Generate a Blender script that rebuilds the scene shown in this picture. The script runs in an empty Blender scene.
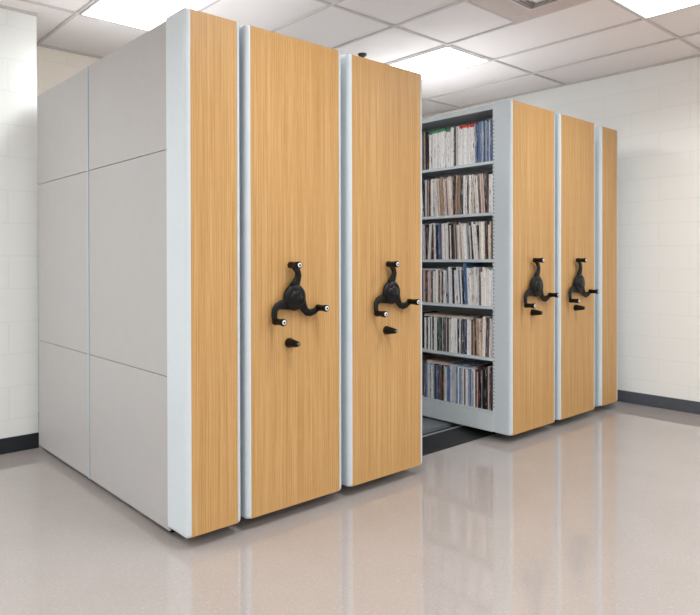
import bpy, bmesh, math, random
from mathutils import Vector, Matrix
random.seed(11)
S = bpy.context.scene
C = S.collection
PI = math.pi

# ------------------------------------------------------------------ materials
def lin(r, g, b):
    f = lambda v: (v / 255 / 12.92) if v / 255 <= 0.04045 else ((v / 255 + 0.055) / 1.055) ** 2.4
    return (f(r), f(g), f(b), 1.0)

class NT:
    def __init__(self, name):
        self.m = bpy.data.materials.new(name); self.m.use_nodes = True
        self.t = self.m.node_tree; self.n = self.t.nodes
        self.b = self.n['Principled BSDF']
    def new(self, typ, **kw):
        nd = self.n.new(typ)
        for k, v in kw.items():
            if k in nd.inputs: nd.inputs[k].default_value = v
            else: setattr(nd, k, v)
        return nd
    def link(self, a, b): self.t.links.new(a, b)
    def mixc(self, fac, a, b, mode='MIX'):
        nd = self.n.new('ShaderNodeMix'); nd.data_type = 'RGBA'; nd.blend_type = mode
        for sock, v in ((nd.inputs[0], fac), (nd.inputs[6], a), (nd.inputs[7], b)):
            if hasattr(v, 'links'): self.link(v, sock)
            else: sock.default_value = v
        return nd.outputs[2]
    def ramp(self, fac, stops, interp='LINEAR'):
        nd = self.n.new('ShaderNodeValToRGB'); nd.color_ramp.interpolation = interp
        el = nd.color_ramp.elements
        while len(el) < len(stops): el.new(0.5)
        for e, (p, c) in zip(el, stops): e.position = p; e.color = c
        self.link(fac, nd.inputs[0]); return nd.outputs[0]
    def coords(self, scale, kind='Object', loc=(0, 0, 0)):
        tc = self.n.new('ShaderNodeTexCoord'); mp = self.n.new('ShaderNodeMapping')
        mp.inputs['Scale'].default_value = scale; mp.inputs['Location'].default_value = loc
        self.link(tc.outputs[kind], mp.inputs[0]); return mp.outputs[0]
    def noise(self, vec, scale, detail=3, rough=0.5):
        nd = self.new('ShaderNodeTexNoise', Scale=scale, Detail=detail, Roughness=rough)
        self.link(vec, nd.inputs['Vector']); return nd.outputs[0]
    def bump(self, h, strength, dist):
        nd = self.new('ShaderNodeBump', Strength=strength, Distance=dist)
        self.link(h, nd.inputs['Height']); self.link(nd.outputs[0], self.b.inputs['Normal'])

def plain(name, col, rough=0.5, metal=0.0, spec=0.5, vary=0.04, scale=30, bump=0.0):
    k = NT(name)
    v = k.coords((1, 1, 1))
    n = k.noise(v, scale, 3)
    a = tuple(c * (1 - vary) for c in col[:3]) + (1,)
    b = tuple(min(1, c * (1 + vary)) for c in col[:3]) + (1,)
    k.link(k.ramp(n, [(0.3, a), (0.7, b)]), k.b.inputs['Base Color'])
    k.b.inputs['Roughness'].default_value = rough
    k.b.inputs['Metallic'].default_value = metal
    k.b.inputs['Specular IOR Level'].default_value = spec
    if bump: k.bump(n, bump, 0.002)
    return k.m

def wood_mat():
    k = NT('oak_laminate')
    tc = k.n.new('ShaderNodeTexCoord'); oi = k.n.new('ShaderNodeObjectInfo')
    add = k.new('ShaderNodeVectorMath', operation='ADD'); mul = k.new('ShaderNodeVectorMath', operation='SCALE', Scale=37.0)
    cmb = k.n.new('ShaderNodeCombineXYZ'); k.link(oi.outputs['Random'], cmb.inputs[0]); k.link(cmb.outputs[0], mul.inputs[0])
    k.link(tc.outputs['Object'], add.inputs[0]); k.link(mul.outputs[0], add.inputs[1])
    def m(s):
        mp = k.n.new('ShaderNodeMapping'); mp.inputs['Scale'].default_value = s
        k.link(add.outputs[0], mp.inputs[0]); return mp.outputs[0]
    fine = k.noise(m((190, 6, 1.3)), 1.0, 4, 0.65)
    broad = k.noise(m((26, 2, 0.25)), 1.0, 3, 0.55)
    fleck = k.noise(m((320, 10, 9)), 1.0, 2, 0.6)
    base = k.ramp(broad, [(0.3, lin(193, 150, 95)), (0.7, lin(204, 163, 109))])
    f2 = k.ramp(fine, [(0.34, (0.0, 0.0, 0.0, 1)), (0.58, (1, 1, 1, 1))])
    c1 = k.mixc(f2, lin(172, 126, 70), base)
    f3 = k.ramp(fleck, [(0.54, (0, 0, 0, 1)), (0.72, (1, 1, 1, 1))])
    sc = k.n.new('ShaderNodeMath'); sc.operation = 'MULTIPLY'; sc.inputs[1].default_value = 0.35
    k.link(f3, sc.inputs[0])
    c2 = k.mixc(sc.outputs[0], c1, lin(214, 184, 134))
    k.link(c2, k.b.inputs['Base Color'])
    k.b.inputs['Roughness'].default_value = 0.42
    k.b.inputs['Specular IOR Level'].default_value = 0.35
    k.bump(fine, 0.05, 0.001)
    return k.m

def block_mat(name, col, bw, bh, axis, off):
    """painted concrete block: same paint everywhere, joints only as relief and a hint of grime"""
    k = NT(name)
    tc = k.n.new('ShaderNodeTexCoord'); sep = k.n.new('ShaderNodeSeparateXYZ'); cmb = k.n.new('ShaderNodeCombineXYZ')
    k.link(tc.outputs['Object'], sep.inputs[0])
    k.link(sep.outputs[axis], cmb.inputs[0]); k.link(sep.outputs[2], cmb.inputs[1])
    mp = k.n.new('ShaderNodeMapping'); mp.inputs['Location'].default_value = (off[0], off[1], 0)
    k.link(cmb.outputs[0], mp.inputs[0])
    br = k.new('ShaderNodeTexBrick', Scale=1.0)
    br.inputs['Brick Width'].default_value = bw; br.inputs['Row Height'].default_value = bh
    br.inputs['Mortar Size'].default_value = 0.0045; br.inputs['Mortar Smooth'].default_value = 0.6
    br.inputs['Color1'].default_value = (1, 1, 1, 1); br.inputs['Color2'].default_value = (1, 1, 1, 1)
    br.inputs['Mortar'].default_value = (0, 0, 0, 1); br.offset = 0.5
    k.link(mp.outputs[0], br.inputs['Vector'])
    nz = k.noise(tc.outputs['Object'], 60, 4, 0.6)
    grime = tuple(c * 0.95 for c in col[:3]) + (1,)
    base = k.mixc(br.outputs['Color'], grime, col)
    k.link(base, k.b.inputs['Base Color'])
    h = k.n.new('ShaderNodeMath'); h.operation = 'MULTIPLY_ADD'; h.inputs[1].default_value = 0.06
    k.link(nz, h.inputs[0]); k.link(br.outputs['Color'], h.inputs[2])
    k.bump(h.outputs[0], 0.28, 0.004)
    k.b.inputs['Roughness'].default_value = 0.55
    return k.m

def floor_mat():
    k = NT('terrazzo_floor')
    v = k.coords((1, 1, 1))
    big = k.noise(v, 2.2, 4, 0.6)
    sp1 = k.noise(v, 120, 2, 0.6); sp2 = k.noise(k.coords((1, 1, 1), loc=(5, 3, 1)), 75, 3, 0.65)
    base = k.ramp(big, [(0.3, lin(160, 152, 148)), (0.7, lin(166, 158, 154))])
    d = k.ramp(sp1, [(0.33, (1, 1, 1, 1)), (0.44, (0, 0, 0, 1))])
    c = k.mixc(d, base, lin(158, 145, 137))
    l = k.ramp(sp2, [(0.58, (0, 0, 0, 1)), (0.68, (1, 1, 1, 1))])
    c = k.mixc(l, c, lin(174, 166, 161))
    k.link(c, k.b.inputs['Base Color'])
    k.link(k.ramp(big, [(0.3, (0.04,) * 3 + (1,)), (0.7, (0.06,) * 3 + (1,))]), k.b.inputs['Roughness'])
    k.b.inputs['Specular IOR Level'].default_value = 1.0
    wav = k.noise(k.coords((1, 1, 1), loc=(2, 8, 0)), 26, 2, 0.5)
    k.bump(wav, 0.006, 0.002)
    return k.m

def tile_mat():
    k = NT('ceiling_tile')
    v = k.coords((1, 1, 1))
    f = k.noise(v, 160, 3, 0.6)
    k.link(k.ramp(f, [(0.35, lin(232, 225, 223)), (0.6, lin(241, 234, 232))]), k.b.inputs['Base Color'])
    k.b.inputs['Roughness'].default_value = 0.9
    k.b.inputs['Specular IOR Level'].default_value = 0.1
    k.bump(f, 0.15, 0.002)
    return k.m

def emit_mat(name, col, strength):
    k = NT(name)
    n = k.noise(k.coords((1, 1, 1)), 80, 2)
    k.link(k.ramp(n, [(0.3, tuple(c * .97 for c in col[:3]) + (1,)), (0.7, col)]), k.b.inputs['Emission Color'])
    k.b.inputs['Emission Strength'].default_value = strength
    k.b.inputs['Base Color'].default_value = (0.8, 0.8, 0.8, 1)
    return k.m

def cover_mat():
    """magazine cover: the copy's own colour, printed with random blocks"""
    k = NT('printed_cover')
    oi = k.n.new('ShaderNodeObjectInfo'); tc = k.n.new('ShaderNodeTexCoord')
    cmb = k.n.new('ShaderNodeCombineXYZ'); sc = k.new('ShaderNodeMath', operation='MULTIPLY'); sc.inputs[1].default_value = 91.0
    k.link(oi.outputs['Random'], sc.inputs[0]); k.link(sc.outputs[0], cmb.inputs[2])
    add = k.new('ShaderNodeVectorMath', operation='ADD'); k.link(tc.outputs['Object'], add.inputs[0]); k.link(cmb.outputs[0], add.inputs[1])
    mp = k.n.new('ShaderNodeMapping'); mp.inputs['Scale'].default_value = (9, 190, 9); k.link(add.outputs[0], mp.inputs[0])
    n = k.noise(mp.outputs[0], 1.0, 3, 0.7)
    n2 = k.noise(mp.outputs[0], 2.7, 2, 0.7)
    f = k.ramp(n, [(0.55, (0, 0, 0, 1)), (0.61, (1, 1, 1, 1))])
    f2 = k.ramp(n2, [(0.60, (0, 0, 0, 1)), (0.64, (1, 1, 1, 1))])
    second = k.ramp(oi.outputs['Random'], [(0.0, lin(232, 226, 220)), (0.34, lin(60, 56, 60)), (0.55, lin(196, 150, 136)),
                                           (0.72, lin(228, 222, 214)), (0.86, lin(108, 122, 150)), (0.94, lin(176, 90, 78))], 'CONSTANT')
    g = k.n.new('ShaderNodeMath'); g.operation = 'MULTIPLY'; g.inputs[1].default_value = 0.85; k.link(f, g.inputs[0])
    c = k.mixc(g.outputs[0], oi.outputs['Color'], second)
    g2 = k.n.new('ShaderNodeMath'); g2.operation = 'MULTIPLY'; g2.inputs[1].default_value = 0.7; k.link(f2, g2.inputs[0])
    c = k.mixc(g2.outputs[0], c, lin(52, 46, 46))
    k.link(c, k.b.inputs['Base Color']); k.b.inputs['Roughness'].default_value = 0.35
    return k.m

def island_mat():
    k = NT('mixed_covers')
    ge = k.n.new('ShaderNodeNewGeometry')
    k.link(k.ramp(ge.outputs['Random Per Island'], [(0, lin(225, 218, 210)), (.3, lin(60, 56, 58)), (.5, lin(150, 120, 100)), (.65, lin(215, 208, 202)), (.85, lin(90, 105, 140))], 'CONSTANT'), k.b.inputs['Base Color'])
    k.b.inputs['Roughness'].default_value = 0.4
    return k.m

M = dict(
    wood=wood_mat(),
    trim=plain('silver_trim', lin(202, 210, 215), 0.3, 0.0, 0.6, 0.015, 40),
    panel=plain('grey_laminate', lin(175, 172, 171), 0.45, 0, 0.4, 0.015, 12),
    strip=plain('blue_grey_strip', lin(172, 179, 186), 0.4, 0, 0.5, 0.02, 20),
    steel=plain('grey_enamel_steel', lin(208, 215, 218), 0.36, 0, 0.5, 0.02, 15),
    body=plain('grey_carcass_steel', lin(205, 210, 213), 0.5, 0, 0.4, 0.02, 15),
    added_lid=plain('added_top_cover', lin(186, 186, 186), 0.7, 0, 0.2, 0.04, 15),  # for unseen covers added to dull light bounced onto the ceiling
    inner=plain('interior_steel', lin(165, 167, 168), 0.5, 0, 0.4, 0.03, 15),
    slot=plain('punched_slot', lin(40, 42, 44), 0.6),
    black=plain('black_plastic', lin(12, 10, 9), 0.42, 0, 0.25, 0.1, 60),
    hubcap=plain('glossy_black_cap', lin(8, 8, 11), 0.22, 0, 0.3, 0.1, 60),
    white=plain('white_plastic', lin(236, 236, 236), 0.35),
    chrome=plain('brushed_metal', lin(120, 122, 126), 0.3, 0.9),
    rubber=plain('black_rubber_ramp', lin(30, 30, 31), 0.5, 0, 0.4, 0.08, 90, 0.1),
    deck=plain('grey_deck_vinyl', lin(112, 116, 120), 0.45, 0, 0.4, 0.06, 70),
    rail=plain('steel_rail', lin(186, 188, 190), 0.3, 0.6),
    base_l=plain('black_cove_base', lin(34, 38, 44), 0.45, 0, 0.4, 0.06, 20),
    base_r=plain('charcoal_cove_base', lin(80, 84, 92), 0.45, 0, 0.4, 0.06, 20),
    wall_l=block_mat('painted_block_left', lin(240, 242, 239), 0.42, 0.2065, 0, (0.15 + 0.0, 0.0)),
    wall_r=block_mat('painted_block_right', lin(243, 243, 240), 0.47, 0.1855, 1, (0.208, -0.0195)),
    wall_b=block_mat('painted_block_back', lin(250, 240, 228), 0.42, 0.2065, 0, (0, 0)),
    floor=floor_mat(), tile=tile_mat(),
    grid=plain('ceiling_grid_paint', lin(206, 199, 197), 0.5, 0, 0.3, 0.02),
    frame=plain('fixture_white', lin(225, 222, 220), 0.4),
    glow=emit_mat('light_diffuser', (0.96, 0.985, 1.0, 1), 3.0),
    vent=plain('vent_white', lin(224, 221, 220), 0.5),
    cavity=plain('vent_shadow_box', lin(190, 187, 187), 0.8), plate=plain('vent_face_plate', lin(206, 190, 184), 0.6),
    brass=plain('dark_sprinkler_metal', lin(70, 58, 52), 0.4, 0.4),
    cover=cover_mat(), mixed=island_mat(),
    paper=plain('page_paper', lin(226, 220, 210), 0.8, 0, 0.2, 0.06, 400),
    green=plain('green_print', lin(66, 150, 96), 0.4), red=plain('red_print', lin(206, 66, 46), 0.4),
)

# ------------------------------------------------------------------ helpers
ORG = {}
def empty(name, loc, label, cat, group=None):
    o = bpy.data.objects.new(name, None); C.objects.link(o); o.location = loc
    o.empty_display_size = 0.05
    ORG[o] = Vector(loc); o['label'] = label; o['category'] = cat
    if group: o['group'] = group
    return o

def tag(o, label, cat, group=None):
    o['label'] = label; o['category'] = cat
    if group: o['group'] = group
    return o

class MB:
    """collects geometry in world coordinates; build() links it as one mesh object"""
    def __init__(self): self.bm = bmesh.new()
    def box(self, x0, x1, y0, y1, z0, z1, mi=0, bevel=0.0):
        vs = [self.bm.verts.new((x, y, z)) for z in (z0, z1) for y in (y0, y1) for x in (x0, x1)]
        fs = []
        for q in ((0, 2, 3, 1), (4, 5, 7, 6), (0, 1, 5, 4), (2, 6, 7, 3), (0, 4, 6, 2), (1, 3, 7, 5)):
            f = self.bm.faces.new([vs[i] for i in q]); f.material_index = mi; fs.append(f)
        if bevel:
            es = list({e for f in fs for e in f.edges})
            r = bmesh.ops.bevel(self.bm, geom=es, offset=bevel, segments=2, profile=0.6, affect='EDGES')
            for f in r['faces']: f.material_index = mi
        return self
    def loft(self, rings, mi=0, cap=True, smooth=False):
        vr = [[self.bm.verts.new(p) for p in r] for r in rings]
        n = len(vr[0])
        for a, b in zip(vr, vr[1:]):
            for i in range(n):
                f = self.bm.faces.new((a[i], a[(i + 1) % n], b[(i + 1) % n], b[i])); f.material_index = mi; f.smooth = smooth
        if cap:
            for r in (list(reversed(vr[0])), vr[-1]):
                f = self.bm.faces.new(r); f.material_index = mi
        return self
    def lathe_y(self, cx, cz, prof, mi=0, n=24, rot=0):
        """prof: list of (radius, y); axis along Y"""
        rings = []
        for r, y in prof:
            rings.append([(cx + r * math.cos(2 * PI * i / n), y, cz + r * math.sin(2 * PI * i / n)) for i in range(n)])
        return self.loft(rings, mi, True, True)
    def lathe_z(self, cx, cy, prof, mi=0, n=20):
        rings = [[(cx + r * math.cos(2 * PI * i / n), cy + r * math.sin(2 * PI * i / n), z) for i in range(n)] for r, z in prof]
        return self.loft(rings, mi, True, True)
    def build(self, name, mats, parent=None, kind=None):
        bm = self.bm
        bmesh.ops.recalc_face_normals(bm, faces=bm.faces)
        root = parent
        while root is not None and root.parent is not None: root = root.parent
        if root is not None: org = ORG[root]
        else:
            xs = [v.co for v in bm.verts]
            lo = Vector((min(v[i] for v in xs) for i in range(3))); hi = Vector((max(v[i] for v in xs) for i in range(3)))
            org = Vector(((lo.x + hi.x) / 2, (lo.y + hi.y) / 2, lo.z)) if kind is None else Vector((0, 0, 0))
        for v in bm.verts: v.co -= org
        me = bpy.data.meshes.new(name); bm.to_mesh(me); bm.free()
        for m in (mats if isinstance(mats, (list, tuple)) else [mats]): me.materials.append(m)
        o = bpy.data.objects.new(name, me); C.objects.link(o)
        if parent is not None: o.parent = parent
        else: o.location = org; ORG[o] = org
        if kind: o['kind'] = kind
        return o

# ------------------------------------------------------------------ the room
H = 2.788
XR, YB, YL, XL, YF = 4.105, 2.65, 2.035, -5.2, -7.9
T = 0.12
def struct(name, mats, *boxes):
    m = MB()
    for b in boxes: m.box(*b)
    return m.build(name, mats, None, 'structure')
struct('floor', M['floor'], (XL - T, XR + T, YF - T, YB + T, -0.1, 0))
struct('ceiling', M['tile'], (XL - T, XR + T, YF - T, YB + T, H + 0.012, H + 0.1))
struct('wall_right', M['wall_r'], (XR, XR + T, YF, YB, 0, H + 0.012))
struct('wall_back', M['wall_b'], (0.022, XR, YB, YB + T, 0, H + 0.012))
struct('wall_left', M['wall_l'], (XL, 0.022, YL, YB + T, 0, H + 0.012))
struct('wall_far_left', M['wall_r'], (XL - T, XL, YF, YB, 0, H + 0.012))
struct('wall_front', M['wall_l'], (XL, XR, YF - T, YF, 0, H + 0.012))
def base(name, mat, x0, x1, y0, y1):
    m = MB()
    m.box(x0, x1, y0, y1, 0, 0.098, 0, 0.003)
    return m.build(name, mat, None, 'structure')
base('baseboard_left', M['base_l'], XL, 0.021, YL - 0.008, YL)
base('baseboard_right', M['base_r'], XR - 0.008, XR, YF, YB - 0.008)
base('baseboard_back', M['base_l'], 0.022, XR - 0.008, YB - 0.008, YB)

# suspended ceiling grid: 0.56 x 1.2 m panels
GX = [0.205 + 0.5597 * k for k in range(-11, 8)]
GX = [g for g in GX if XL < g < XR - .02]
GY = [-7.77, -6.57, -5.37, -4.17, -2.97, -1.77, -0.57, 0.63, 1.83]
w = 0.0085
m = MB()
for gx in GX: m.box(gx - w, gx + w, YF, YB, H, H + 0.013)
for gy in GY: m.box(XL, XR, gy - w, gy + w, H - 0.0006, H + 0.0125)
m.box(GX[0] + 0, GX[0] + 0.001, YF, YF + .01, H, H + .01)
xa = 0.205 + 0.5597 * 3; xb = xa + 0.5597
m.box(xa, xb, 0.03 - w, 0.03 + w, H - 0.0004, H + 0.0125)
m.build('trim_1', M['grid'], None, 'structure')
m = MB()                                                   # wall angle round the edge
m.box(XR - 0.02, XR, YF, YB, H - 0.003, H + 0.012)
m.box(0.022, XR, YB - 0.02, YB, H - 0.003, H + 0.012)
m.box(XL, 0.022, YL - 0.02, YL, H - 0.003, H + 0.012)
m.build('trim_2', M['grid'], None, 'structure')

LAMP_W = 20.0
LG = 'recessed ceiling lights'
def troffer(x0, y0, label, power=1.0):
    x1, y1 = x0 + 0.5597, y0 + 1.2
    t = empty('ceiling_light', ((x0 + x1) / 2, (y0 + y1) / 2, H - 0.004), label, 'ceiling light', LG)
    e = 0.013; f = 0.010
    m = MB()
    m.box(x0 + e, x1 - e, y0 + e, y0 + e + f, H - 0.004, H + 0.012); m.box(x0 + e, x1 - e, y1 - e - f, y1 - e, H - 0.004, H + 0.012)
    m.box(x0 + e, x0 + e + f, y0 + e + f, y1 - e - f, H - 0.004, H + 0.012); m.box(x1 - e - f, x1 - e, y0 + e + f, y1 - e - f, H - 0.004, H + 0.012)
    m.build('frame', M['frame'], t)
    m = MB(); m.box(x0 + e + f, x1 - e - f, y0 + e + f, y1 - e - f, H - 0.001, H + 0.011)
    m.build('diffuser', M['glow'], t)
    ld = bpy.data.lights.new('fluorescent_tubes', 'AREA'); ld.shape = 'RECTANGLE'; ld.size = 0.5; ld.size_y = 1.0
    ld.energy = LAMP_W * power; ld.color = (0.935, 0.98, 1.0); ld.spread = math.radians(155)
    lo = bpy.data.objects.new('fluorescent_tubes', ld); C.objects.link(lo); lo.parent = t; lo.location = (0, 0, -0.002)
cols = [(0.205 - 0.5597 * 8, 'added leftmost'), (0.205 - 0.5597 * 4, 'left'), (0.205, 'mid'), (0.205 + 0.5597 * 4, 'right')]  # leftmost column is added, unseen, as fill from the left
LBL = {('mid', 0.63): 'bright ceiling light panel above the grey side of the nearest shelving unit',
       ('right', 0.63): 'bright ceiling light panel above the open book aisle',
       ('right', -1.77): 'bright ceiling light panel cut by the top right corner of the photo'}
for x0, cn in cols:
    for y0 in (0.63, -1.77, -4.17, -6.57):  # last row is added, unseen, for even fill on the fronts
        troffer(x0, y0, LBL.get((cn, y0), 'bright ceiling light panel outside the view, %s column, %s row' % (cn, {0.63: 'far', -1.77: 'middle', -4.17: 'near', -6.57: 'added nearest'}[y0])),
                {('mid', 0.63): 0.6, ('right', 0.63): 0.95}.get((cn, y0), 1.0))

# air vent: square stepped diffuser
vx, vy = (xa + xb) / 2, -0.295
t = empty('ceiling_vent', (vx, vy, H - 0.02), 'white square stepped air vent in the ceiling beside the cut-off light', 'air vent')
def ring(m, a, b, z0, z1, z2):
    """sloping square ring: outer half-size a at z0, inner half-size b at z1, thickness z2"""
    o = [(vx + sx * a, vy + sy * a) for sx, sy in ((-1, -1), (1, -1), (1, 1), (-1, 1))]
    i = [(vx + sx * b, vy + sy * b) for sx, sy in ((-1, -1), (1, -1), (1, 1), (-1, 1))]
    vo = [m.bm.verts.new((x, y, z0)) for x, y in o]; vi = [m.bm.verts.new((x, y, z1)) for x, y in i]
    vo2 = [m.bm.verts.new((x, y, z0 + z2)) for x, y in o]; vi2 = [m.bm.verts.new((x, y, z1 + z2)) for x, y in i]
    for k in range(4):
        j = (k + 1) % 4
        for q in ((vo[k], vo[j], vi[j], vi[k]), (vo2[k], vi2[k], vi2[j], vo2[j]), (vo[k], vo2[k], vo2[j], vo[j]), (vi[k], vi[j], vi2[j], vi2[k])): m.bm.faces.new(q)
m = MB(); ring(m, 0.130, 0.112, H - 0.006, H - 0.012, 0.004); m.build('frame', M['vent'], t)
for a in (0.105, 0.077, 0.049):
    m = MB(); ring(m, a, a - 0.02, H - 0.006, H - 0.02, 0.004); m.build('louvre', M['vent'], t)
m = MB(); m.box(vx - 0.022, vx + 0.022, vy - 0.022, vy + 0.022, H - 0.018, H - 0.012); m.build('centre_plate', M['vent'], t)
m = MB(); m.box(vx - 0.115, vx + 0.115, vy - 0.115, vy + 0.115, H + 0.002, H + 0.0095); m.build('backing', M['cavity'], t)
m = MB(); m.box(xa + 0.013, xb - 0.013, -0.555, 0.016, H - 0.002, H + 0.0015); m.build('face_plate', M['plate'], t)

# sprinkler
sx, sy = 2.142, 1.225
t = empty('ceiling_sprinkler', (sx, sy, H - 0.04), 'small dark sprinkler head on the ceiling just above the oak panels', 'sprinkler')
m = MB(); m.lathe_z(sx, sy, [(0.034, H + 0.012), (0.034, H + 0.004), (0.027, H - 0.006), (0.012, H - 0.008)]); m.build('escutcheon', M['brass'], t)
m = MB(); m.lathe_z(sx, sy, [(0.012, H - 0.005), (0.009, H - 0.010), (0.018, H - 0.012), (0.018, H - 0.014), (0.006, H - 0.016)]); m.build('deflector', M['brass'], t)

# ------------------------------------------------------------------ floor deck with rails
t = empty('raised_deck', (1.9, 1.0, 0), 'low grey deck with black ramp and steel rail showing in the open aisle', 'deck')
m = MB(); m.loft([[(x, 0.225, 0.0), (x, 0.235, 0.006), (x, 0.415, 0.034), (x, 0.425, 0.034), (x, 0.425, 0.0)] for x in (0.04, 3.80)]); m.build('ramp', M['rubber'], t)
m = MB(); m.box(0.04, 3.80, 0.425, 2.0, 0.0, 0.022)
for y0, y1 in ((0.52, 1.12), (1.24, 1.85)): m.box(0.04, 3.80, y0, y1, 0.022, 0.040)
m.build('deck_top', M['deck'], t)
for ry in (0.43, 1.16):
    m = MB(); m.box(0.04, 3.80, ry, ry + 0.01, 0.022, 0.039, 0, 0.002); m.box(0.04, 3.80, ry + .01, ry + .075, 0.022, 0.0225, 1); m.build('rail', [M['rail'], M['rubber']], t)

# ------------------------------------------------------------------ shelving units
ZB, ZT, YE = 0.055, 2.255, 1.955
def side_trim(x0, xw, yf, yback, zb, zt, side):
    """vertical bull-nose trim: plan profile from the wood edge round the corner and back along the side"""
    sgn = 1 if side == 'left' else -1
    wd = abs(xw - x0)
    out = [(wd, 0.0)]
    for a in range(0, 91, 15):                             # quarter round
        r = wd * 0.92
        out.append((r - r * math.sin(math.radians(a)) * 1.0, -0.004 + 0.026 - 0.026 * math.cos(math.radians(a))))
    out.append((0.0, yback))
    inn = [(0.014, yback), (0.014, 0.032), (wd, 0.032)]
    rings = []
    for z, s in ((zb, 0.55), (zb + 0.003, 0.8), (zb + 0.010, 0.95), (zb + 0.02, 1.0), (zt - 0.02, 1.0), (zt - 0.010, 0.95), (zt - 0.003, 0.8), (zt, 0.55)):
        r = []
        for i, (px, py) in enumerate(out + inn):
            if i < len(out) and i > 0:
                ax, ay = 0.012, 0.03
                if py > 0.031: px = ax + (px - ax) * s
                else: px, py = ax + (px - ax) * s if px < ax else px, ay + (py - ay) * s
            r.append((x0 + sgn * px, yf + py, z))
        rings.append(r)
    m = MB(); m.loft(rings, 0, True)
    return m

def crank(t, cx, yf, cz, sc=1.0, lock=0.213):
    hub = MB()
    hub.lathe_y(cx, cz, [(0.030, yf), (0.030, yf - 0.016), (0.060 * sc, yf - 0.018), (0.063 * sc, yf - 0.026), (0.061 * sc, yf - 0.032), (0.050 * sc, yf - 0.041), (0.038 * sc, yf - 0.043)], 0, 32)
    h = hub.build('crank_hub', M['black'], t)
    cap = MB(); cap.lathe_y(cx, cz, [(0.037 * sc, yf - 0.036), (0.036 * sc, yf - 0.044), (0.028 * sc, yf - 0.050), (0.012, yf - 0.053)], 0, 28)
    cap.build('hub_cap', M['hubcap'], h)
    path = [(0.0, 0.045), (0.011, 0.066), (0.022, 0.084), (0.027, 0.102), (0.021, 0.122), (0.006, 0.138), (-0.014, 0.150), (-0.024, 0.153)]
    yy = [-0.024, -0.022, -0.021, -0.021, -0.022, -0.024, -0.026, -0.026]
    hw = [0.032, 0.024, 0.020, 0.0185, 0.0175, 0.0165, 0.0145, 0.007]
    for a in (0, -119, 127):
        ca, sa = math.cos(math.radians(a)), math.sin(math.radians(a))
        R = lambda p: (cx + sc * (ca * p[0] - sa * p[1]), cz + sc * (sa * p[0] + ca * p[1]))
        rings = []
        for i, p in enumerate(path):
            q0, q1 = path[max(0, i - 1)], path[min(len(path) - 1, i + 1)]
            d = Vector((q1[0] - q0[0], q1[1] - q0[1])).normalized(); nrm = (-d.y, d.x)
            r = []
            for k in range(10):
                ang = 2 * PI * k / 10
                u = hw[i] * math.cos(ang); v = 0.0075 * math.sin(ang)
                gx, gz = R((p[0] + nrm[0] * u, p[1] + nrm[1] * u)); r.append((gx, yf + yy[i] + v, gz))
            rings.append(r)
        sm = MB(); sm.loft(rings, 0, True, True); sm.build('spoke', M['black'], h)
        kx, kz = R((-0.02, 0.1505))
        km = MB()
        km.lathe_y(kx, kz, [(0.010, yf - 0.014), (0.0160, yf - 0.019), (0.0160, yf - 0.034), (0.0140, yf - 0.05), (0.0160, yf - 0.075), (0.0172, yf - 0.087), (0.0150, yf - 0.092)], 0, 18)
        km.lathe_y(kx, kz, [(0.0108, yf - 0.0915), (0.0108, yf - 0.0935), (0.0056, yf - 0.0937)], 1, 18)
        km.lathe_y(kx, kz, [(0.0052, yf - 0.0935), (0.0052, yf - 0.0945)], 0, 12)
        k = km.build('knob', [M['black'], M['white']], h); k['label'] = 'black knob with white tip'
    # lock below
    lx, lz = cx - 0.016, cz - lock
    lm = MB(); lm.lathe_y(lx, lz, [(0.0225, yf), (0.0225, yf - 0.012), (0.020, yf - 0.026), (0.014, yf - 0.064), (0.010, yf - 0.078)], 0, 22)
    l = lm.build('lock', M['black'], t)
    lm = MB(); lm.lathe_y(lx, lz, [(0.007, yf - 0.077), (0.007, yf - 0.080), (0.004, yf - 0.081)], 0, 16)
    lm.build('key_cylinder', M['chrome'], l)

def front(t, x0, x1, wl, wr, yf, back_l=0.165, back_r=0.165):
    m = MB(); m.box(wl - 0.001, wr + 0.001, yf, yf + 0.03, ZB + 0.001, ZT, 0)
    p = m.build('front_panel', M['wood'], t); p['label'] = 'light oak laminate front panel'
    side_trim(x0, wl, yf, back_l, ZB, ZT + 0.004, 'left').build('edge_trim', M['trim'], t)
    side_trim(x1, wr, yf, back_r, ZB, ZT + 0.004, 'right').build('edge_trim', M['trim'], t)

UG = 'shelving units in the row'
# 1: fixed end unit with the grey side panels
t = empty('shelving_unit', (0.13, 1.0, 0), 'nearest narrow shelving unit, plain oak front and long grey panelled side, no crank', 'shelving unit')
front(t, -0.006, 0.263, 0.0177, 0.2413, 0.0, 0.169, 0.165)
m = MB(); m.box(0.014, 0.255, 0.034, YE, 0.042, ZT - 0.012); m.build('body', M['body'], t)
m = MB(); m.box(0.014, 0.255, 0.034, YE, ZT - 0.0115, ZT - 0.006); m.build('added_top_panel', M['added_lid'], t)  # added cover, unseen, keeps the top from brightening the ceiling
ZS = (0.036, 0.7055, 1.692, ZT - 0.004)
for ya, yb2 in ((0.180, 1.083), (1.109, YE)):
    for za, zb2 in zip(ZS, ZS[1:]):
        m = MB(); m.box(0.0, 0.013, ya, yb2, za + 0.0015, zb2 - 0.0015, 0, 0.0012); p = m.build('side_panel', M['panel'], t)
m = MB(); m.box(0.0, 0.013, 0.1705, 0.1785, 0.036, ZT - 0.002, 0, 0.001); m.build('joint_strip', M['strip'], t)
m = MB(); m.box(-0.003, 0.013, 1.085, 1.107, 0.036, ZT - 0.002, 0, 0.002); m.build('joint_strip', M['strip'], t)

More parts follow.
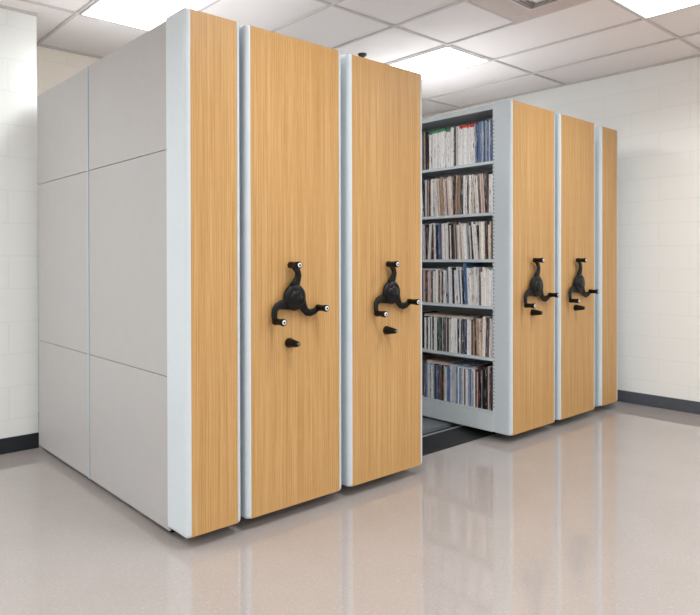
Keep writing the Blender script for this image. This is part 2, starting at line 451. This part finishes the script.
# 2 and 3: closed carriages
def carriage(x0, x1, yf, label, crank_x=None, body=True, cz=1.038, back=0.165, sc=1.0, lock=0.213):
    t = empty('shelving_unit', ((x0 + x1) / 2, 1.0, 0), label, 'shelving unit')
    front(t, x0, x1, x0 + 0.022, x1 - 0.022, yf, back)
    m = MB(); m.box(x0 + 0.016, x1 - 0.016, yf + 0.034, YE, ZT - 0.0115, ZT - 0.006); m.build('added_top_panel', M['added_lid'], t)  # unseen cover added to curb bounce off the top
    if body:
        m = MB(); m.box(x0 + 0.016, x1 - 0.016, yf + 0.034, YE, ZB + 0.004, ZT - 0.012, 0)
        for yy in (1.07,):
            for xx in (x0 + 0.016, x1 - 0.016): m.box(xx - 0.004, xx + 0.004, yy - 0.012, yy + 0.012, ZB + 0.004, ZT - 0.012)
        m.build('body', M['body'], t)
    if crank_x: crank(t, crank_x, yf, cz, sc, lock)
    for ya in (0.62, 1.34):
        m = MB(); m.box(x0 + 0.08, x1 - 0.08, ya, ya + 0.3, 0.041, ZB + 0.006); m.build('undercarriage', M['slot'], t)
    return t
carriage(0.289, 0.855, 0.0, 'wide oak-fronted shelving unit with black crank, second from the left beside the narrow unit', 0.536)
carriage(0.898, 1.463, 0.0, 'wide oak-fronted shelving unit with black crank, left of the open book aisle', 1.181, lock=0.202)

# 4: open carriage with the magazines
x0, x1 = 2.317, 2.872
t4 = carriage(x0, x1, 0.0, 'open shelving unit with oak front, right of the aisle, its shelves full of magazines', 2.587, body=False, cz=1.030, back=0.122, sc=1.17, lock=0.178)
BAYS = ((0.140, 1.025), (1.045, 1.940))
m = MB(); m.box(2.585, 2.605, 0.140, 1.94, ZB + .01, ZT - 0.02); m.build('divider', M['inner'], t4)
m = MB(); m.box(2.606, x1 - 0.014, 0.04, 1.94, ZB + 0.004, ZT - 0.012); m.box(x0 + .016, 2.606, 0.034, 0.1375, ZB + .004, ZT - .012); m.box(x0 + .016, 2.606, 1.942, 1.955, ZB + .004, ZT - .012); m.build('body', M['body'], t4)
for ya in (0.123, 1.026):                                 # uprights with punched slots
    yb2 = 0.1395 if ya < 1 else 1.044
    m = MB(); m.box(x0 + 0.001, x0 + 0.015, ya, yb2, ZB + 0.004, ZT - 0.004)
    z = 0.22
    while z < 2.13:
        m.box(x0 + 0.0003, x0 + 0.003, (ya + yb2) / 2 - 0.0022, (ya + yb2) / 2 + 0.0022, z, z + 0.012, 1); z += 0.0254
    if ya > 1: m.box(x0 + 0.016, 2.584, ya + 0.004, yb2 - 0.004, ZB + 0.02, ZT - 0.02)
    m.build('upright', [M['steel'], M['slot']], t4)
SHELF = [1.872, 1.527, 1.213, 0.897, 0.549, 0.192]
for ya, yb2 in BAYS:
    for i, z in enumerate(SHELF):
        m = MB()
        m.box(x0 + 0.012, 2.584, ya + 0.001, yb2 - 0.001, z - 0.006, z)          # tray
        if i < 5:
            m.box(x0 + 0.002, x0 + 0.012, ya, yb2, z - 0.020, z, 0, 0.002)        # lip
        else:
            m.box(x0 + 0.004, x0 + 0.014, ya, yb2, z - 0.012, z)
        m.build('shelf', M['steel'], t4)
    m = MB(); m.box(x0 + 0.003, x0 + 0.018, ya, yb2, 2.217, ZT - 0.004, 0, 0.002); m.box(x0 + 0.018, 2.584, ya, yb2, ZT - 0.02, ZT - 0.012); m.build('top_rail', M['steel'], t4)
    m = MB(); m.box(x0 + 0.001, x0 + 0.018, ya, yb2, ZB, 0.178, 0, 0.002); m.build('kick_rail', M['steel'], t4)

# 5, 6
carriage(2.926, 3.455, 0.004, 'oak-fronted shelving unit with black crank, just left of the far narrow unit', 3.165, cz=1.033, sc=1.14, lock=0.178)
t = empty('shelving_unit', (3.7, 1.0, 0), 'far narrow shelving unit with plain oak front, no crank, nearest the right wall', 'shelving unit')
front(t, 3.562, 3.860, 3.588, 3.838, 0.018)
m = MB(); m.box(3.578, 3.848, 0.06, YE, 0.042, ZT - 0.012); m.build('body', M['body'], t)

m = MB(); m.box(3.578, 3.848, 0.06, YE, ZT - 0.0115, ZT - 0.006); m.build('added_top_panel', M['added_lid'], t)  # added unseen cover, again to soften upward bounce

# ------------------------------------------------------------------ magazines
PAL = {
    'white': lin(248, 246, 244), 'cream': lin(242, 228, 212), 'light grey': lin(206, 204, 204), 'dark grey': lin(70, 68, 72), 'black': lin(26, 25, 28),
    'brown': lin(112, 84, 68), 'tan': lin(178, 146, 118), 'pink': lin(226, 182, 174), 'red': lin(160, 52, 48), 'blue': lin(84, 112, 158), 'navy': lin(52, 60, 88), 'pale blue': lin(150, 170, 196), 'green': lin(80, 120, 96), 'orange': lin(206, 128, 66),
}
def pick(ws):
    r = random.random() * sum(w for _, w in ws)
    for c, w in ws:
        r -= w
        if r <= 0: return c
    return ws[-1][0]
MIX = [('white', 46), ('cream', 16), ('light grey', 6), ('dark grey', 9), ('black', 16), ('brown', 6), ('tan', 4), ('pink', 3), ('red', 1.5), ('blue', 1), ('pale blue', 3)]
def row_colour(r, y):
    if r == 0:
        if y < 0.29: return pick([('blue', 4), ('navy', 3), ('pale blue', 4), ('white', 2)]), None
        if y < 0.47: return pick([('white', 8), ('light grey', 2), ('pale blue', 1), ('dark grey', .6)]), 'red' if 0.30 < y < 0.43 else None
        if y < 0.72: return pick([('white', 12), ('light grey', 1.5), ('dark grey', .8)]), 'green' if y > 0.52 or random.random() < .3 else None
        return pick([('brown', 2), ('black', 2), ('tan', 1)]), None
    if r == 1: return pick(MIX), None
    if r == 2: return pick(MIX + [('blue', 3), ('white', 6)]) if y > .3 else pick(MIX + [('cream', 14), ('red', 3), ('tan', 5)]), None
    if r == 3: return pick([('white', 40), ('cream', 22), ('light grey', 6), ('black', 7), ('brown', 8), ('blue', 3), ('pink', 5), ('red', 2)]), None
    if r == 4: return (pick([('white', 8), ('pink', 4), ('red', 3), ('brown', 5), ('black', 4), ('cream', 5), ('blue', 2), ('tan', 4), ('orange', 2), ('navy', 3)]) if y < .45 else pick([('white', 14), ('light grey', 9), ('cream', 5), ('black', 5), ('dark grey', 4), ('green', 2), ('brown', 3)])), None
    return (pick([('white', 7), ('black', 9), ('dark grey', 5), ('pink', 3), ('brown', 3), ('navy', 2)]) if y < .33 else pick([('white', 9), ('pale blue', 7), ('blue', 5), ('light grey', 6), ('dark grey', 5), ('brown', 4), ('black', 3), ('cream', 4)])), None

def mag_mesh(th, h, d, tip):
    """magazine standing upright: spine at x=0, thickness along y, leaves inset behind the covers"""
    m = MB(); c = 0.0007
    zt = h * 0.93
    m.box(0, c, 0, th, 0, zt, 0); m.box(0, c, 0, th, zt, h, 2 if tip else 0)              # spine
    for a, b in ((0, c), (th - c, th)):
        m.box(c, d, a, b, 0, zt, 0); m.box(c, d, a, b, zt, h, 2 if tip else 0)
    m.box(c, d - 0.002, c, th - c, 0.001, h - 0.0015, 2 if tip == 'x' else 1)
    me = bpy.data.meshes.new('magazine'); bmesh.ops.recalc_face_normals(m.bm, faces=m.bm.faces); m.bm.to_mesh(me); m.bm.free()
    for mt in (M['cover'], M['paper'], M[tip] if tip else M['cover']): me.materials.append(mt)
    return me

SN = ['top', 'second', 'third', 'fourth', 'fifth', 'bottom']
def ordn(n): return '%d%s' % (n, 'th' if 10 <= n % 100 <= 20 else {1: 'st', 2: 'nd', 3: 'rd'}.get(n % 10, 'th'))
YEND = 0.775
HB = [0.280, 0.272, 0.256, 0.252, 0.264, 0.284]
FLAT = {3: (0.60, 0.775, 0.238), 4: (0.33, 0.775, 0.245), 5: (0.30, 0.775, 0.258)}
last_y = []
for r, z in enumerate(SHELF):
    y = 0.145; n = 0; lean = 0.0; left_in_group = 3; prev_h = 0
    while y < YEND:
        if left_in_group <= 0:
            left_in_group = random.randint(3, 9)
            new = random.choice([0, 0.02, 0.03, 0.05, 0.09, 0.07, -0.03, -0.06]) if r else random.choice([0, 0, 0.012])
            if r == 5 and y < 0.4: new = random.choice([0.0, 0.06, 0.10])
        else: new = lean
        fl = FLAT.get(r)
        infl = fl and fl[0] - 0.03 < y < fl[1] + 0.03
        if infl: new = 0.0
        th = random.choice([0.007, 0.008, 0.010, 0.012, 0.014, 0.017]) if r else random.choice([0.010, 0.012, 0.014, 0.016])
        h = HB[r] + random.choice([-0.022, -0.012, -0.006, 0, 0, 0.004, 0.010]) if r else HB[r] + random.choice([-0.008, 0, 0, 0.003])
        if infl: h = fl[2] - random.choice([0, 0.0, 0.006, 0.012])
        # positive lean: the top moves towards larger y.  keep clear of the neighbour's top
        if lean > new: y += max(prev_h, h) * (math.tan(lean) - math.tan(new)) + 0.0005
        if n == 0 and new < 0: new = 0.0
        lean = new
        cn, tip = row_colour(r, y)
        if r == 3 and not infl and 0.36 < y < 0.385: cn, th, h = 'blue', 0.012, 0.288
        d = random.uniform(0.19, 0.215)
        me = mag_mesh(th, h, d, tip)
        o = bpy.data.objects.new('magazine', me); C.objects.link(o)
        xo = x0 + 0.016 + random.uniform(0, 0.014)
        # rotation about X that tilts the top towards +y is negative; the pivot is the lower corner
        if lean >= 0: o.location = (xo, y, z + th * math.sin(lean) + 0.0002)
        else: o.location = (xo, y, z + 0.0002)
        o.rotation_euler = (-lean, 0, 0)
        y += th / math.cos(lean) + 0.0004
        prev_h = h; n += 1; left_in_group -= 1
        c = PAL[cn]; j = random.uniform(0.88, 1.08)
        o.color = (min(1, c[0] * j), min(1, c[1] * j), min(1, c[2] * j), 1)
        tag(o, '%s%s%s%smagazine on the %s shelf, %s from the front upright' % (
            'slim ' if th <= 0.009 else ('thick ' if th >= 0.014 else ''), cn + ' ', ('%s-topped ' % tip) if tip else '', 'leaning ' if abs(lean) > 0.04 else '',
            SN[r], ordn(n)), 'magazine', 'magazines on the %s shelf' % SN[r])
    last_y.append(y)
# magazines laid flat on top of the rows
fm = None
NF = 0
for r, spots in {3: [0.62], 4: [0.36, 0.36, 0.57, 0.57], 5: [0.325, 0.325, 0.55, 0.55]}.items():
    stack = {}
    for ys in spots:
        zz = SHELF[r] + FLAT[r][2] + 0.0006 + stack.get(ys, 0)
        th = 0.010 if stack.get(ys) is None else 0.008
        me = mag_mesh(th, 0.20, 0.19, None)
        o = bpy.data.objects.new('magazine', me); C.objects.link(o)
        # lying: spine towards the aisle, length along y
        o.rotation_euler = (PI / 2, 0, 0)                   # height z -> -y, thickness y -> z
        o.location = (x0 + 0.02 + 0.006 * len(stack), ys + 0.20, zz)
        lo = stack.get(ys) is None
        stack[ys] = stack.get(ys, 0) + th + 0.0006
        c = PAL['light grey' if lo else ('blue' if r == 5 and ys < .4 else 'tan')]
        o.color = c
        where = 'near the upright' if ys < 0.5 else 'far from the upright'
        tag(o, '%s magazine lying flat on the %s shelf, %s, %s' % ('grey' if lo else ('blue' if r == 5 and ys < .4 else 'tan'), SN[r], 'lower one' if lo else 'upper one', where), 'magazine', 'magazines lying flat on the rows')
# what stands further in, behind the neighbouring oak panel
m = MB()
for r, z in enumerate(SHELF):
    y = last_y[r] + 0.03
    while y < 1.0:
        th = random.uniform(0.012, 0.024); xo = x0 + 0.016 + random.uniform(0, .014); h = HB[r] + random.uniform(-.02, .005)
        m.box(xo, xo + 0.2, y, y + th, z + 0.0003, z + h); y += th + 0.0006
o = m.build('magazine_rows', M['mixed'], None, None); o['kind'] = 'stuff'
tag(o, 'remaining magazines deep in the aisle, hidden behind the neighbouring oak panel', 'magazines')

# ------------------------------------------------------------------ camera
yaw, pitch, roll = 0.7388, -0.0067, -0.0018
R = Vector((math.cos(yaw), -math.sin(yaw), 0)); F = Vector((math.sin(yaw), math.cos(yaw), 0)); U = Vector((0, 0, 1))
F, U = math.cos(pitch) * F + math.sin(pitch) * U, -math.sin(pitch) * F + math.cos(pitch) * U
R, U = math.cos(roll) * R + math.sin(roll) * U, -math.sin(roll) * R + math.cos(roll) * U
cd = bpy.data.cameras.new('camera'); cam = bpy.data.objects.new('camera', cd); C.objects.link(cam)
mw = Matrix((R, U, -F)).transposed().to_4x4(); mw.translation = (-1.3051, -2.4586, 1.2143)
cam.matrix_world = mw
cd.sensor_fit = 'HORIZONTAL'; cd.sensor_width = 36; cd.lens = 36 * 651.94 / 700
cd.shift_x = (350 - 353.95) / 700; cd.shift_y = (263.7 - 307.5) / 700
cd.clip_start = 0.05
S.camera = cam

# ------------------------------------------------------------------ world and view
wd = bpy.data.worlds.new('world'); S.world = wd; wd.use_nodes = True
wd.node_tree.nodes['Background'].inputs[0].default_value = (0.8, 0.85, 0.9, 1)
wd.node_tree.nodes['Background'].inputs[1].default_value = 0.3
vs = S.view_settings
S.display_settings.display_device = 'sRGB'
vs.view_transform = 'Standard'; vs.look = 'None'; vs.gamma = 1.0; vs.use_curve_mapping = False
vs.exposure = 0.17
S.cycles.max_bounces = 10; S.cycles.diffuse_bounces = 6
